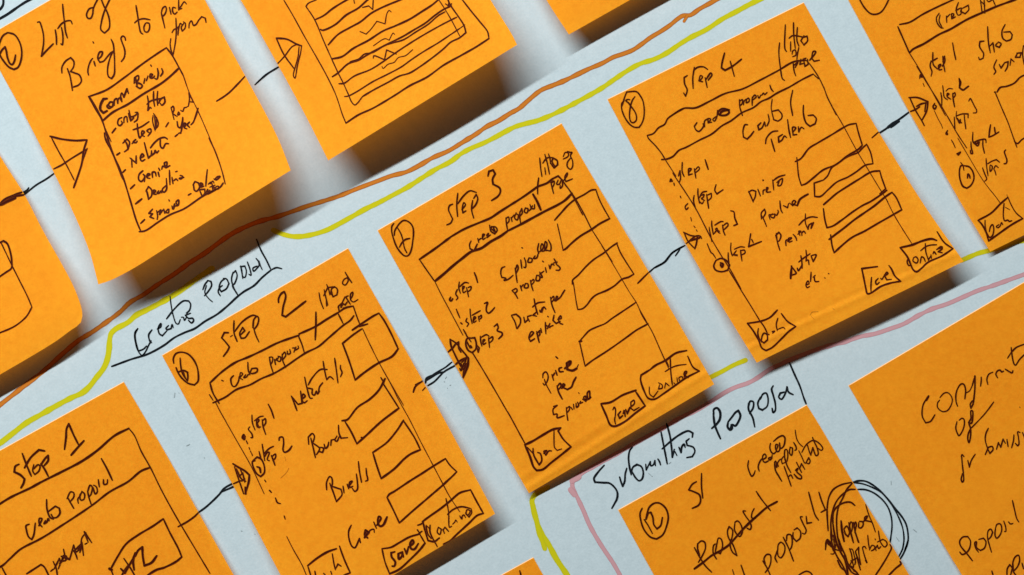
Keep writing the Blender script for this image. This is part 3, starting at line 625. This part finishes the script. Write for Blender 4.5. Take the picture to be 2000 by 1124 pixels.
input_box 26|1080,735 1000,790 880,870 760,950 680,1010 560,1060 470,1105 390,1190 345,1240|@28 1235,1015 1080,1100 970,1180 830,1280 700,1370 500,1500 417,1565|@22 417,1565 390,1450 345,1250|@36 340,1245 370,1240
link_line 26|1100,490 1160,430 1240,350
N paper
connector_line 24|1240,355 1320,285 1440,215 1530,110 1620,50 1700,5
T 780 600 6.65
connector_line 40|340,980 350,930 420,890|@26 420,890 500,840 600,780 680,715|@30 370,1020 450,970 520,900 580,840 720,760|@28 340,960 400,920 500,860 590,840
N two
connector_scribble 34|180,1105 210,1030 300,960|@24 300,1085 335,1045|210,1010 290,970
N three
link_line 26|720,750 780,700
T 1000 700
button_box 28|870,445 960,430 1080,360 1210,312|@26 1210,330 1250,390 1300,465|1300,465 1200,540 1100,620 1000,665 960,650 920,560 870,450
word 26|@21 984,504 998,478 1010,500 1008,560 1002,600 1010,642|1060,520 1035,550 1050,585 1080,560|1085,540 1095,510 1105,570|1110,500 1125,540 1150,480|@22 1155,480 1195,440 1190,410 1160,430 1160,490 1190,510 1240,480
button_box 24|@28 1350,110 1400,70 1500,20 1600,-50 1705,-75|1350,110 1260,165 1255,210 1290,320 1330,390 1390,400 1480,345 1600,260 1700,190 1830,125|@20 1830,125 1770,90 1715,-20
word 18|1340,280 1345,350 1380,380 1425,320|1440,260 1430,300 1465,290 1465,260 1430,240|1500,240 1490,290|1500,240 1535,270|@22 1545,0 1550,130 1565,260|1495,130 1560,90 1620,70 1700,60|1580,240 1590,250|1610,190 1615,230|1640,230 1630,190 1660,180 1670,210|@24 1680,180 1705,130 1690,130 1680,160 1720,190|@18 1510,30 1530,80
button_box 28|@30 125,845 200,810 300,750 400,695 475,680|@24 475,680 450,710 500,790 575,865|@28 575,865 470,950 380,1020 300,1085 240,1095 210,1060 175,960 125,845
word 25|205,880 210,940 240,1000 265,1040 290,1000 275,930 250,920|@20 150,870 215,940|310,930 340,900 310,910 330,945 360,905 385,905|@18 410,700 410,800 415,870 440,900 485,885
word 22|405,470 440,460 400,500 405,550 440,545 440,580 510,560|530,480 535,540 545,605|535,490 560,470 560,500 540,530|575,480 590,500|600,450 605,495|625,440 630,480 650,460 640,430|670,420 660,440 690,430|@26 690,400 720,420 720,370 700,380 715,410 760,390 755,320 735,340 745,400 770,380|@16 650,335 655,345
drawn_frame 18|-45,520 0,600 70,730 130,840
N two
T 310 480
word 25|680,850 640,850 615,900 660,950 690,990 670,1030 632,1080|735,735 735,850 765,935|@14 700,890 720,875|740,840 820,740 920,680 960,690|800,870 840,830 820,800 790,860 805,905 840,900 885,840|@20 925,800 950,880 978,940|920,800 930,720 960,690 975,710 965,770 930,820
digit 26|1170,555 1170,520 1195,470 1225,450 1240,490 1215,600 1205,680 1240,695 1310,640 1435,543
word 20|1565,460 1580,540 1608,615|1635,540 1640,590|1615,430 1630,500 1650,580|1640,380 1660,430 1670,480|1610,490 1650,410 1720,400|1690,450 1700,500 1740,480 1745,430 1720,405 1690,420 1680,470 1710,500
word 20|1850,310 1810,330 1795,370 1820,385 1850,340 1840,310|1820,260 1850,310 1885,362
word 22|1750,600 1760,620|1760,640 1755,590 1790,560 1780,600 1800,570|1820,500 1790,560 1820,580 1840,550|1850,490 1830,500 1850,540 1870,570|1870,530 1895,480 1895,455 1875,470 1875,530 1900,550 1945,527|1800,610 1880,590
drawn_frame 26|1370,862 1400,850 1530,790 1640,720 1750,655|@22 1750,655 1820,610 1900,590|@18 1900,590 1930,680 1960,760
slash_mark 24|1535,650 1535,760 1528,920
T 390 600
drawn_frame 26|970,275 760,350 600,430 470,490 350,540 220,630 100,740|@24 100,740 130,840 190,940|@16 95,855 130,910|@13 150,920 200,1020 260,1124
header_line 24|130,935 250,880 360,805 490,760 600,700 720,650 840,580 940,510 1040,445 1160,385 1260,300 1400,180 1470,130 1505,85
box_divider 22|965,285 1000,370 1020,440|@20 1355,70 1400,160
word 23|330,670 305,700 320,770 345,775 380,720 385,680|@20 390,690 420,650 400,640 395,690 420,710|450,660 430,690 460,680 470,660|470,540 475,620 490,660|@24 480,660 510,600 560,600 560,630 510,650 490,640
word 22|680,490 695,570 720,650|680,490 710,490 710,530 695,560|730,510 740,560|740,520 755,500|770,490 755,520 785,530 790,490 765,480|805,460 810,520 840,590|805,470 830,440 840,470 815,510|855,430 860,460 885,450 880,415|905,400 930,400 920,440|940,390 930,420 965,400 960,380|215,715 230,722
word 24|895,870 920,930 950,1010|895,870 960,950 1000,940 985,820|1000,900 1030,870 1010,850 1000,910 1020,935 1050,915|1025,685 1050,800 1080,890 1100,890|1050,790 1100,800 1100,850 1120,860 1140,820 1150,850 1170,820|1160,830 1170,780 1200,740
word 23|1060,760 1100,690 1180,610 1245,610|1205,530 1220,620 1240,710|1240,710 1270,680 1290,690 1305,705|1318,500 1335,620 1350,740|1375,570 1375,600 1390,640 1375,680
input_box 24|1580,215 1500,270 1395,355 1450,500 1490,620 1518,712|@28 1518,712 1600,645 1740,550 1880,480 1938,408|@24 1938,408 1870,260 1800,130 1750,60|@26 1750,60 1700,85 1600,150 1490,225|1560,190 1640,165
drawn_frame 13|1500,0 1530,80 1560,160|1590,210 1650,340 1750,540 1850,720 1990,960
T 440 740
input_box 27|@22 1520,-10 1550,40|@26 1560,0 1500,110 1410,200 1290,280 1190,400 1140,410|@25 1170,420 1230,520 1285,635|@27 1285,635 1380,550 1520,420 1695,287|@21 1695,287 1620,170 1540,45|@30 1330,575 1345,580
word 24|815,640 810,570 850,535 870,560 860,610 850,630|835,580 860,680 880,770|860,630 920,680 910,710 890,740|925,670 915,710 950,720 960,680 935,670|965,640 980,680 1000,660 1010,620|1030,650 1035,600 1070,590|1090,560 1070,600 1090,610 1110,570|1105,455 1110,530 1130,580 1195,575
word 24|990,1085 990,1010 1020,955 1040,970 1045,1030 1035,1060|1020,1020 1060,1124 1085,1200|1040,1050 1130,1080 1140,1130 1085,1200|1150,1050 1160,1115|1190,1030 1205,1075|1200,1060 1240,1000 1215,1010 1215,1060 1245,1050|1280,930 1290,1010 1290,1080 1265,1100 1240,1070|1300,810 1310,900 1330,1010|1375,875 1380,930 1390,990 1370,1000
input_box 25|1740,405 1680,500 1580,620 1500,680 1440,720|1440,720 1480,850 1522,975|@28 1522,975 1650,880 1750,780 1810,735 1905,693|@22 1905,693 1850,580 1740,410
drawn_frame 12|1590,0 1700,220 1800,400 1900,600 2000,790
drawn_frame 12|0,410 120,620 250,850 380,1124
word 22|240,470 225,490 260,540 265,575 250,575|260,355 265,430 290,500|285,410 340,370 370,365|310,440 330,400 310,400 315,470 345,470|360,400 370,470 395,545|365,410 390,390 395,430 370,470|300,400 330,480
digit 22|420,250 450,310 475,385
bullet_dot 44|180,550 170,575 185,590|@20 195,560 190,590
dashed_line 17|205,605 218,635|232,672 238,690|245,705 252,720|258,730 265,750|@12 388,990 396,1010|@20 430,1090 450,1110
word 23|330,710 350,790|@22 360,640 370,700 385,800|380,730 430,680 470,660|385,760 410,720 430,720 410,790 430,800|450,750 470,800 485,845|455,760 490,735 490,770 465,800
digit 24|525,600 530,575 560,570 570,620 565,700 580,718 620,700 650,658
circled_bullet 23|270,800 310,765 350,785 380,850 380,920 345,955 310,930 280,880 265,810 290,800|@28 310,860 335,870 345,915
arrow 24|@28 75,830 120,860 190,900 235,940 230,1000 195,1124|@20 90,860 130,980 180,1124|@18 110,880 160,980 200,1000|@20 140,870 190,980 160,1000|@20 130,960 170,920 190,1010|@30 195,1060 200,1124
T 560 940
input_box 25|1570,0 1360,180 1220,300 1100,408|@22 1100,408 1040,280 980,160|@25 980,160 1000,130 1050,100 1200,0 1320,-75 1420,-140 1550,-220|@20 1550,-220 1590,-160 1660,-92|@25 1660,-92 1620,-50 1520,40
word 24|630,430 605,490 610,570 640,640 665,650 710,560 720,600|@32 760,550 800,500 770,480 765,530 790,555|800,510 815,480 850,470 855,500|850,400 875,460|@30 880,430 920,360 900,345 890,400 910,440 940,430 980,350
drawn_frame 13|1400,-210 1510,0 1590,150 1690,300
drawn_frame 13|0,540 60,660 150,820 200,940
button_box 27|1325,395 1400,340 1500,270 1600,190 1690,115 1795,85|@22 1795,85 1850,190 1920,315|@26 1920,315 1860,335 1780,410 1650,530 1600,580 1530,615|@24 1330,400 1350,480 1380,580 1440,590 1490,555|@26 1280,430 1310,420 1335,400|@20 1400,430 1400,500 1470,640
word 21|1360,440 1380,520 1410,560|@18 1360,430 1400,470|1480,450 1470,500 1495,520 1510,470 1480,450|1525,470 1540,510|1525,480 1545,450 1580,490|@20 1555,170 1580,300 1590,450 1610,440|@26 1570,325 1620,280 1700,250 1790,265|@18 1620,420 1640,400 1650,380 1665,400|1690,340 1710,370 1715,340 1730,330 1745,355|@22 1745,310 1770,330 1790,290 1760,280 1750,320 1780,350 1805,310 1800,270
button_box 25|1300,515 1200,545 1100,600 1020,645 930,660|@21 930,660 960,790 1005,905|@28 1005,905 1100,860 1200,770 1300,670 1350,605|@21 1350,605 1300,520|@24 1275,475 1300,510|1290,510 1320,490
word 28|1055,690 1020,700 1025,740 1060,790 1050,830 1030,830|1130,690 1090,710 1095,760 1120,740 1130,700 1140,740|1150,660 1170,710 1190,640|1200,640 1240,600 1230,575 1205,610 1215,660 1245,665 1285,610
button_box 28|485,660 400,690 300,750 205,825|@20 205,825 240,940|@24 515,635 560,760 620,895|@24 620,895 560,920 520,950
word 22|275,880 285,940|360,900 380,920|@22 445,710 460,800 475,865|480,850 500,810 530,830|430,880 440,910
smudge 8|-20,-240 -10,-200|-60,-30 0,-90 20,-130
N paper
T 240 450
word 22|145,960 120,1010 120,1060 135,1130 150,1180 200,1160 230,1130|280,975 250,1020 260,1080 268,1100|@22 335,965 370,940 370,910 345,950 355,1010 385,1030 430,980|445,930 420,960 430,970 470,960 480,920 490,950|@19 460,645 470,730 490,830 520,910 540,915 560,870|425,865 500,770 590,690 640,690 660,720 650,780 620,810|@19 570,850 590,850 600,880 620,850|660,810 610,830 640,860 680,860 690,880 670,905 640,880
word 22|830,490 800,530 780,580|@22 825,490 860,500 865,540 830,600 795,640|@18 815,540 800,610 840,670 875,700|950,640 930,600 945,560 970,540|1000,470 960,500 940,560 960,600 1010,570 1035,520 1010,475 980,470|1075,410 1060,480 1085,570 1120,630|1075,420 1100,395 1115,440 1090,520 1070,540 1100,600|1150,350 1160,400 1170,470|@20 1145,355 1190,350 1205,400 1190,460 1165,450|1215,310 1240,380 1250,440 1230,430|1310,350 1270,370 1275,400 1310,370 1330,340 1320,300|@18 1330,300 1340,340 1360,385|1300,275 1330,310
word 24|1305,90 1350,200 1400,290 1440,375
underline 24|-110,1330 80,1260 240,1210 400,1124 500,1050 600,1000 700,960 800,890 920,820 1030,730 1110,655 1180,600 1280,540 1360,460 1450,385|@20 1450,385 1500,365 1550,375
N paper
T 230 560 5.62
word 24|215,465 190,500 185,560 195,620 215,690 245,740 265,755 300,720 340,640 365,595|375,475 340,530 345,580 370,615
T 1130 750
word 27|250,795 200,850 150,925 160,960 240,965 300,970 350,1010 378,1060 375,1120 350,1170 325,1215|400,910 415,960 430,1000 450,950 455,880 470,825|525,618 500,650 488,720 495,800 513,888|513,885 530,815 570,788 612,808 632,870 618,930 590,946 555,915 520,855|@23 655,785 660,840 680,800 700,760 705,800 730,790 745,750 750,800|775,735 790,760 800,790|805,470 830,600 850,700 865,780|860,390 890,500 905,600 915,715 935,640|815,635 900,560 980,500 1070,460 1115,480 1110,520|@20 940,660 960,700|980,620 1000,670 1010,610 1030,590 1040,620|@25 1080,535 1050,560 1060,600 1120,620 1135,660 1110,710 1055,720
word 28|1315,290 1330,400 1360,480 1385,535|1320,300 1320,250 1350,235 1380,270 1380,340 1350,390 1300,435|1460,375 1455,420 1480,450 1500,430 1490,400|1460,370 1500,320 1530,280 1560,260 1580,310 1560,370 1530,410 1500,400 1480,440
T 1340 680
word 27|610,540 610,600 650,680 670,770|610,570 625,520 655,525 655,580 620,640|725,480 700,540 710,590 745,605 790,570 800,490 780,440 750,450 725,500|850,370 835,400 850,460 870,540 870,610 850,630 840,590|960,430 920,440 905,480 930,500 970,440 985,380 1000,430 1045,455
word 26|1010,145 1060,260 1110,370 1150,490 1172,545
T 0 730
T 0 440
T 240 450
T 740 240
T 1150 0
T 0 440
T 0 730
T 240 450
T 740 240
T 1040 100
T 1000 899
T 1340 680
T 1750 380 7.97
T 1000 899
T 1130 750
T 1340 680
T 1360 500
T 1520 380
N paper
T 0 0 1
boundary_line 9.2|-10,799 40,760 84,726 124,690 154,665 180,649 210,628 234,610 254,591 280,576 310,555 340,536 370,514 400,495 420,480 448,460 470,448 506,433 540,424 572,413 600,403 629,394 660,384 700,368 740,353 764,344 794,336 820,323 844,309 876,295 904,278 930,262 950,248 974,236 996,222 1014,212 1030,198 1056,177 1080,167 1100,159 1125,147 1150,135 1176,124 1198,112 1216,106 1236,98 1254,86 1270,74 1290,62 1308,50 1324,37 1334,31 1348,30 1366,18 1386,7 1406,-4 1430,-16|@6 1336,42 1342,32
boundary_line_g 11|-10,872 0,866 26,846 52,826 80,810 108,794 140,777 160,768 174,756 188,738 202,720 209,704 213,682 214,665 217,652 226,643 250,630 266,616 286,606 320,588 350,570 380,548 402,533 414,525
boundary_line_g 10|534,450 550,457 570,462 590,462 616,457 640,449 665,436 690,422 715,408 740,396 770,380 796,366 824,348 851,331 880,316 900,301 920,290 944,280 966,269 986,258 1006,248 1026,242 1050,236 1075,226 1100,214 1126,200 1150,187 1176,172 1202,154 1226,138 1250,125 1278,116 1302,104 1330,85 1350,73 1380,58 1410,38 1440,22 1462,10 1486,-2 1520,-20
boundary_line_g 10.5|1070,952 1044,968 1039,978 1041,990 1046,1011 1056,1039 1070,1061 1086,1091 1108,1124 1122,1146|1048,1018 1053,1040 1064,1072
boundary_line_g 9|1386,738 1410,726 1434,713 1456,704
boundary_line_g 9.3|1878,509 1894,502 1911,495 1931,490 1950,485 1968,479 1982,474 2004,469 2030,460
boundary_line_p 8.6|1211,1124 1198,1101 1174,1065 1152,1027 1140,999 1128,973 1118,951 1120,938 1134,926 1150,917 1176,902 1202,888 1230,872 1270,850 1300,834 1330,816 1360,802 1390,784 1414,768 1436,757 1462,748 1480,738 1500,724 1522,713 1546,702 1580,689 1612,678 1650,668 1680,658 1710,652 1740,642 1765,633 1795,616 1820,604 1850,594 1880,581 1910,568 1940,558 1990,540 2030,526|@12 1115,957 1122,966|@11 1117,940 1130,932
N one
T 0 730
digit 26|630,740 645,620 650,540 672,490 720,600 765,690|@30 820,655 760,720 695,795
word 28|185,885 150,905 140,960 200,990 240,1030 230,1070 205,1115|@26 218,780 255,880 305,1000|240,920 300,820 380,745 435,755|@24 330,890 320,950 340,985 380,950 390,900 370,890 330,930|400,880 440,940 470,1000|400,890 440,830 470,800 470,850 430,900
drawn_frame 30|-60,1310 100,1210 300,1115 400,1060 600,960 800,855 950,750 1120,605 1258,535|@17 1258,535 1310,600 1380,760 1470,920 1570,1124 1710,1380 2050,1950
slash_mark 24|990,830 1040,920 1097,1040
T 0 899
header_line 26|-60,1060 15,1035 100,960 200,870 400,765 600,640 900,440 1070,310 1250,210 1380,105 1465,72
word 27|285,625 255,640 260,690 280,750 310,775 330,730 345,615|380,640 410,570 385,570 385,620 410,650|445,590 430,620 460,600 470,570 480,590|455,385 460,480 490,560 520,575|475,500 540,450 580,470 585,520 550,560 520,560 500,530
word 24|660,360 680,400 720,470|655,375 690,310 720,320 720,360 680,410|765,420 760,380 780,350|800,310 780,350 790,390 820,380 825,330 800,305|855,300 870,370 890,430|855,310 880,245 900,260 890,330 870,360|910,270 930,330 950,310 940,260 915,245|960,190 970,260|1010,190 1015,235 1045,230 1050,190
word 24|495,1085 520,1065|520,990 550,1060 560,1124|530,1060 580,960 590,1000 570,1060|600,990 640,980 650,940 620,930 600,1000|620,870 640,960 680,970 720,830 740,900 780,870|715,880 740,920 755,965|760,870 800,830 780,900|800,800 815,930|790,850 800,760 840,710|830,820 850,810|860,800 825,700 895,805|@30 600,940 670,960|580,1010 640,930|720,890 790,820
drawn_frame 20|15,1040 60,1124 110,1200
drawn_frame 24|260,1110 400,1020 430,1040 475,1124
input_box 27|@26 1595,572 1500,640 1350,730 1230,820 1150,940 1080,1065|@24 1595,572 1660,710 1740,860 1775,945|@30 1775,945 1720,990 1600,1050 1530,1070 1440,1124|@50 1070,1060 1090,1070|@24 1085,1070 1105,1124
word 30|@26 1210,960 1290,1080 1340,1180|1320,905 1300,980 1310,1070|1180,1060 1220,1100 1300,960|1190,1124 1250,1030|1320,940 1350,880 1390,850 1395,940 1410,1030 1480,1000 1530,935
link_line 24|1740,650 1830,600 1900,550 1940,510
N paper
T 300 880
connector_line 24|440,605 520,545 640,430 690,370 770,325 800,315|@22 650,410 720,380 800,345
N two
link_line 23|780,325 850,295
bullet_dot 20|1085,290 1095,305
dashed_line 20|1135,390 1150,410|1190,465 1210,510 1240,520|1275,640 1285,670
T 230 560 5.62
circled_number 26|615,840 610,790 640,735 700,720 770,740 830,800 870,880 885,970 880,1040 840,1080 770,1060 700,1000 660,940 640,890|@24 685,785 690,860 710,950 760,1030|@26 670,935 720,920 765,940 770,1000 765,1035|@14 720,930 740,990
N leftmost
T 0 440
drawn_frame 22|@26 -60,200 0,170 35,155 70,180 100,260 115,350 112,420 60,460 -60,540|@16 10,170 110,380 180,520 270,700 312,800|@20 312,800 260,890 170,970 100,1010 -50,1070
T 0 225
connector_scribble 30|-40,920 40,830 120,790 210,755|-30,880 30,870 130,800 230,780|@40 20,870 60,850 150,810
N paper
connector_line 22|215,760 260,735 280,710|240,775 350,685 450,625 535,565|@26 215,765 250,755
N twelve
T 1000 899
circled_number 23|1270,470 1250,520 1260,600 1290,680 1350,750 1410,770 1470,730 1510,640 1525,550 1500,470 1440,420 1390,420 1340,460 1320,520 1308,575 1330,520|@20 1290,580 1330,640 1370,715|1320,520 1355,510 1375,560 1385,630 1415,670 1450,640 1468,560
word 24|1800,210 1760,235 1725,290 1780,310 1830,340 1840,400 1820,440 1760,470|1850,130 1850,260 1862,370
N twelve
T 1400 820 7.69
word 34|475,615 465,700 490,790 525,850 555,820 575,765|635,770 620,710 640,640 670,590|690,600 740,560 720,515 690,540 690,610 720,640 770,620|810,560 775,580 790,605 820,580 830,530|805,355 795,420 820,490 850,510 890,480|900,440 915,380 890,370 880,430 910,480 940,460 940,350 960,430 1000,400 1020,330 1020,270 990,240 930,260 850,325
word 32|@36 865,640 880,760 930,850 975,925|865,640 880,620 895,660 895,720 905,700|925,700 910,660 935,610 960,590|@28 1000,550 970,600 980,660 1030,640 1020,570|1030,590 1050,680 1110,795|1020,600 1015,500 1025,450 1050,450 1065,540 1055,620|1100,410 1090,500 1120,535 1135,470 1130,420 1110,420|1155,345 1190,410 1190,450 1170,460|@26 1175,155 1200,290 1240,360 1290,405
word 32|1010,700 1060,840 1115,995|1070,860 1110,830 1140,880|@40 1180,760 1215,730 1200,780 1270,850 1265,885 1220,880 1160,820|1195,640 1240,730 1270,790|1240,740 1270,660 1320,745|@28 1230,465 1280,570 1320,650 1350,650|1340,640 1380,570 1400,620 1380,660 1350,650|1360,380 1385,470 1410,530 1440,420 1490,540 1520,520 1500,410 1470,350 1435,265|@30 1275,490 1330,390 1380,340 1450,310 1530,350 1590,430 1570,460 1520,430
T 1320 960 6.25
word 28|225,685 300,820 360,910 435,985|275,865 330,770 360,690 350,620 310,605 265,640 265,700 290,780|495,825 455,750 460,660 480,640|480,740 500,640 520,570 550,580 570,650 560,710 540,760 500,740|745,785 700,660 640,560 630,480 650,430 690,470 685,560 660,640 690,740 745,785|720,380 715,470 750,530 780,550 810,490 790,400 750,360 720,375|850,240 820,240 850,300 900,370 920,430 905,465 870,450|955,210 930,260 925,320 960,330 990,290|980,0 1040,90 1110,180 1155,235
crossing_out 36|225,945 280,905 340,860 440,780 550,720 650,650 740,550 820,460 900,380 1000,290 1110,195 1235,125
word 28|1060,850 1110,930 1155,1030|1090,990 1140,920 1160,840 1150,775 1110,770 1075,820 1090,880|1235,865 1210,810 1225,760 1245,700|1240,740 1250,650 1280,620 1325,660 1325,740 1280,810 1250,790 1240,730|1310,560 1370,680 1435,850|1350,600 1360,530 1400,530 1420,600 1410,680 1385,720|1430,500 1430,560 1470,610 1515,570 1520,490 1480,445 1440,470|1545,310 1520,310 1550,390 1590,480 1570,520 1545,510|1590,305 1600,390 1655,380|1620,10 1660,160 1700,290 1740,350
word 28|1745,10 1780,120 1825,225 1770,255|@20 690,955 712,1025|795,900 850,1060|1490,1030 1550,990 1600,975 1650,1000 1680,1060
T 1560 930 7.69
scribbled_circle 34|790,95 640,130 520,200 455,310 430,430 425,560 440,820|845,200 760,205 650,280 560,390 500,560 480,720 490,860 500,960|800,110 720,200 660,330 600,450 570,600 570,780 590,950 640,1123|840,440 780,395 700,395 600,440 530,520 510,650 530,840 570,1000 620,1120
word 36|@44 635,675 650,830 680,980|680,790 720,750 740,780 760,850 740,910 700,870 680,800|750,700 780,850 820,1000|760,760 780,690 800,700 800,800 780,860|820,700 850,850 900,1000 880,960|830,750 850,690 865,720 850,800 840,850|900,700 900,770 930,780 965,740 960,690 910,680|965,690 1010,640 1030,600 990,620 990,660 1060,680 1090,690|@28 1005,430 1050,580 1110,720 1150,840
word 30|1035,890 1045,1000 1060,1090|1060,1110 1100,1040 1140,1060 1130,1100 1090,1123|1140,1050 1160,1120|1150,1090 1180,1040 1200,1090 1230,1060|1195,825 1210,920 1230,1000 1290,1065 1325,1030 1310,980 1260,950 1180,990|1145,945 1150,955
scribble 34|400,1100 410,1020 430,960 450,1030 480,1000 450,980 500,1060 520,1123|@26 560,1000 540,1100 620,1123
T 1560 978 7.69
scribbled_circle 34|480,450 490,600 530,740 580,850 650,960 700,1060 730,1150|515,520 560,640 620,760 680,870 720,960 800,1080 900,1123|590,560 640,700 700,830 740,950 870,1080 900,1120|580,900 640,1010 690,1050 720,1123|@44 680,830 710,950 730,1060 740,1123|780,1050 720,960|800,1000 830,1060|@32 1370,660 1390,710 1350,800 1270,940 1150,1123|@40 1520,915 1535,945 1450,1020 1350,1123|@24 520,580 540,700 560,650
word 32|1010,720 990,690 960,700 970,770 1000,870 1025,935 1000,900|760,720 790,800 800,920 780,900|760,730 800,730 830,820 850,920 840,960|850,760 900,700 900,780 930,960 860,800 850,760 880,880 925,1040|770,960 800,900 820,1000 780,980|800,900 870,860
word 26|400,740 405,620 430,580 480,640 450,640|440,650 500,700 530,690|500,700 540,750 520,800 480,800
N paper
T 1560 930 7.69
scribbled_circle 36|820,92 900,72 1000,78 1120,140 1240,240 1340,350 1440,480 1540,600 1610,720 1640,860 1640,980 1590,1123|@30 830,100 950,115 1080,160 1230,240 1330,340 1420,470 1500,620 1560,780 1580,950 1560,1100|@32 890,200 1000,205 1120,250 1250,350 1340,470 1390,620 1400,760 1385,900 1370,1000
T 1560 978 7.69
scribbled_circle 34|1640,600 1620,680 1570,800 1515,890|@30 1578,620 1560,720 1500,850
N right
T 1740 640 7.69
word 34|@48 565,1030 530,1090|@34 530,1070 480,1170 470,1330 520,1430 590,1410 660,1310|@28 735,1050 790,990 840,975 890,1010 920,1080 900,1170 840,1250 770,1260 700,1200 700,1130 730,1090|1110,1070 1120,930 1090,850 1050,850 1000,920 975,1010 980,1123 1000,1180|@26 1130,980 1180,950 1220,870|@36 1220,870 1260,730 1260,900 1250,1020 1230,1150 1200,1210 1190,1150 1220,1100|@32 1355,745 1355,800 1345,880|@30 1455,855 1440,780 1470,700 1530,670|1600,755 1575,700 1600,650 1640,640 1660,665 1690,655|@36 1715,625 1740,640 1820,680 1830,650
arrow_stroke 30|1805,300 1820,430 1850,550 1870,565 1930,480 2010,400|@22 1750,460 1800,380|1800,380 1880,300 2000,250
T 1800 780 6.61
word 28|455,290 440,370 460,440 480,470 520,420 550,330 545,260 520,245 485,270|@34 605,300 640,310 660,220 655,150 635,150 635,250 610,300 630,380 630,480 610,560 595,520 600,450 630,380|@24 630,380 700,310 820,180 930,35
word 28|510,740 520,715 545,740|515,730 525,850 540,980 540,1050 525,1070 510,1040 525,960|595,790 615,875 640,790 690,710
word 28|860,375 830,440 820,520 845,620 880,700 920,650 910,610 860,620 820,715|965,645 990,560 1020,620 1050,515 1080,570|1100,520 1115,610|1190,460 1185,530 1160,625|1270,430 1240,420 1250,500 1255,580 1240,600 1210,570|1300,430 1322,480 1330,510|@18 1265,100 1270,110
T 1800 950 6.46
word 28|640,940 570,850 490,750 480,690 520,640 580,635 615,690 600,790 560,840 510,860 480,830|715,830 680,780 670,710 690,700 690,770 740,810 790,780 810,700 780,655 720,670|880,830 850,730 830,640 840,560 870,540 895,580 870,640 840,670|930,530 925,620 945,655 990,610 1010,530 990,475 950,480 930,530|1035,440 1060,520 1060,570 1045,570|1095,450 1120,475 1150,470|1145,180 1170,290 1200,410 1225,450
word 30|1075,1124 1080,1040 1110,990 1145,1030 1120,1124|1155,1060 1150,960 1180,890 1220,870 1235,930 1210,1010 1160,1070|1150,960 1160,1080 1190,1124|885,1070 900,1124|1265,970 1285,1040
N bottom
T 900 1000 9.05
arrow_stroke 38|1040,1040 1055,1090 1065,1140 1090,1250
N paper
T 0 0
underline 30|-60,215 0,182 80,135 180,65 250,20 330,-20
word 30|-40,110 0,90 28,50 32,0 25,-50
T 1560 930 7.69
smudge 16|1385,75 1388,130|@14 1465,920 1505,975|@16 1720,800 1770,840|@18 880,510 930,540
T 0 730
smudge 14|1705,190 1700,230|@12 1820,705 1850,690|@8 1745,185 1750,190
T 780 600 6.65
smudge 14|610,905 595,930|@20 580,965 585,970|@14 655,1015 665,1010|@10 620,1050 625,1055
T 300 880
smudge 16|855,785 860,788|@12 493,70 496,74|@12 985,815 988,818
T 1130 750
smudge 8|680,870 720,905|@10 880,780 900,765
"""
draw(STROKES)
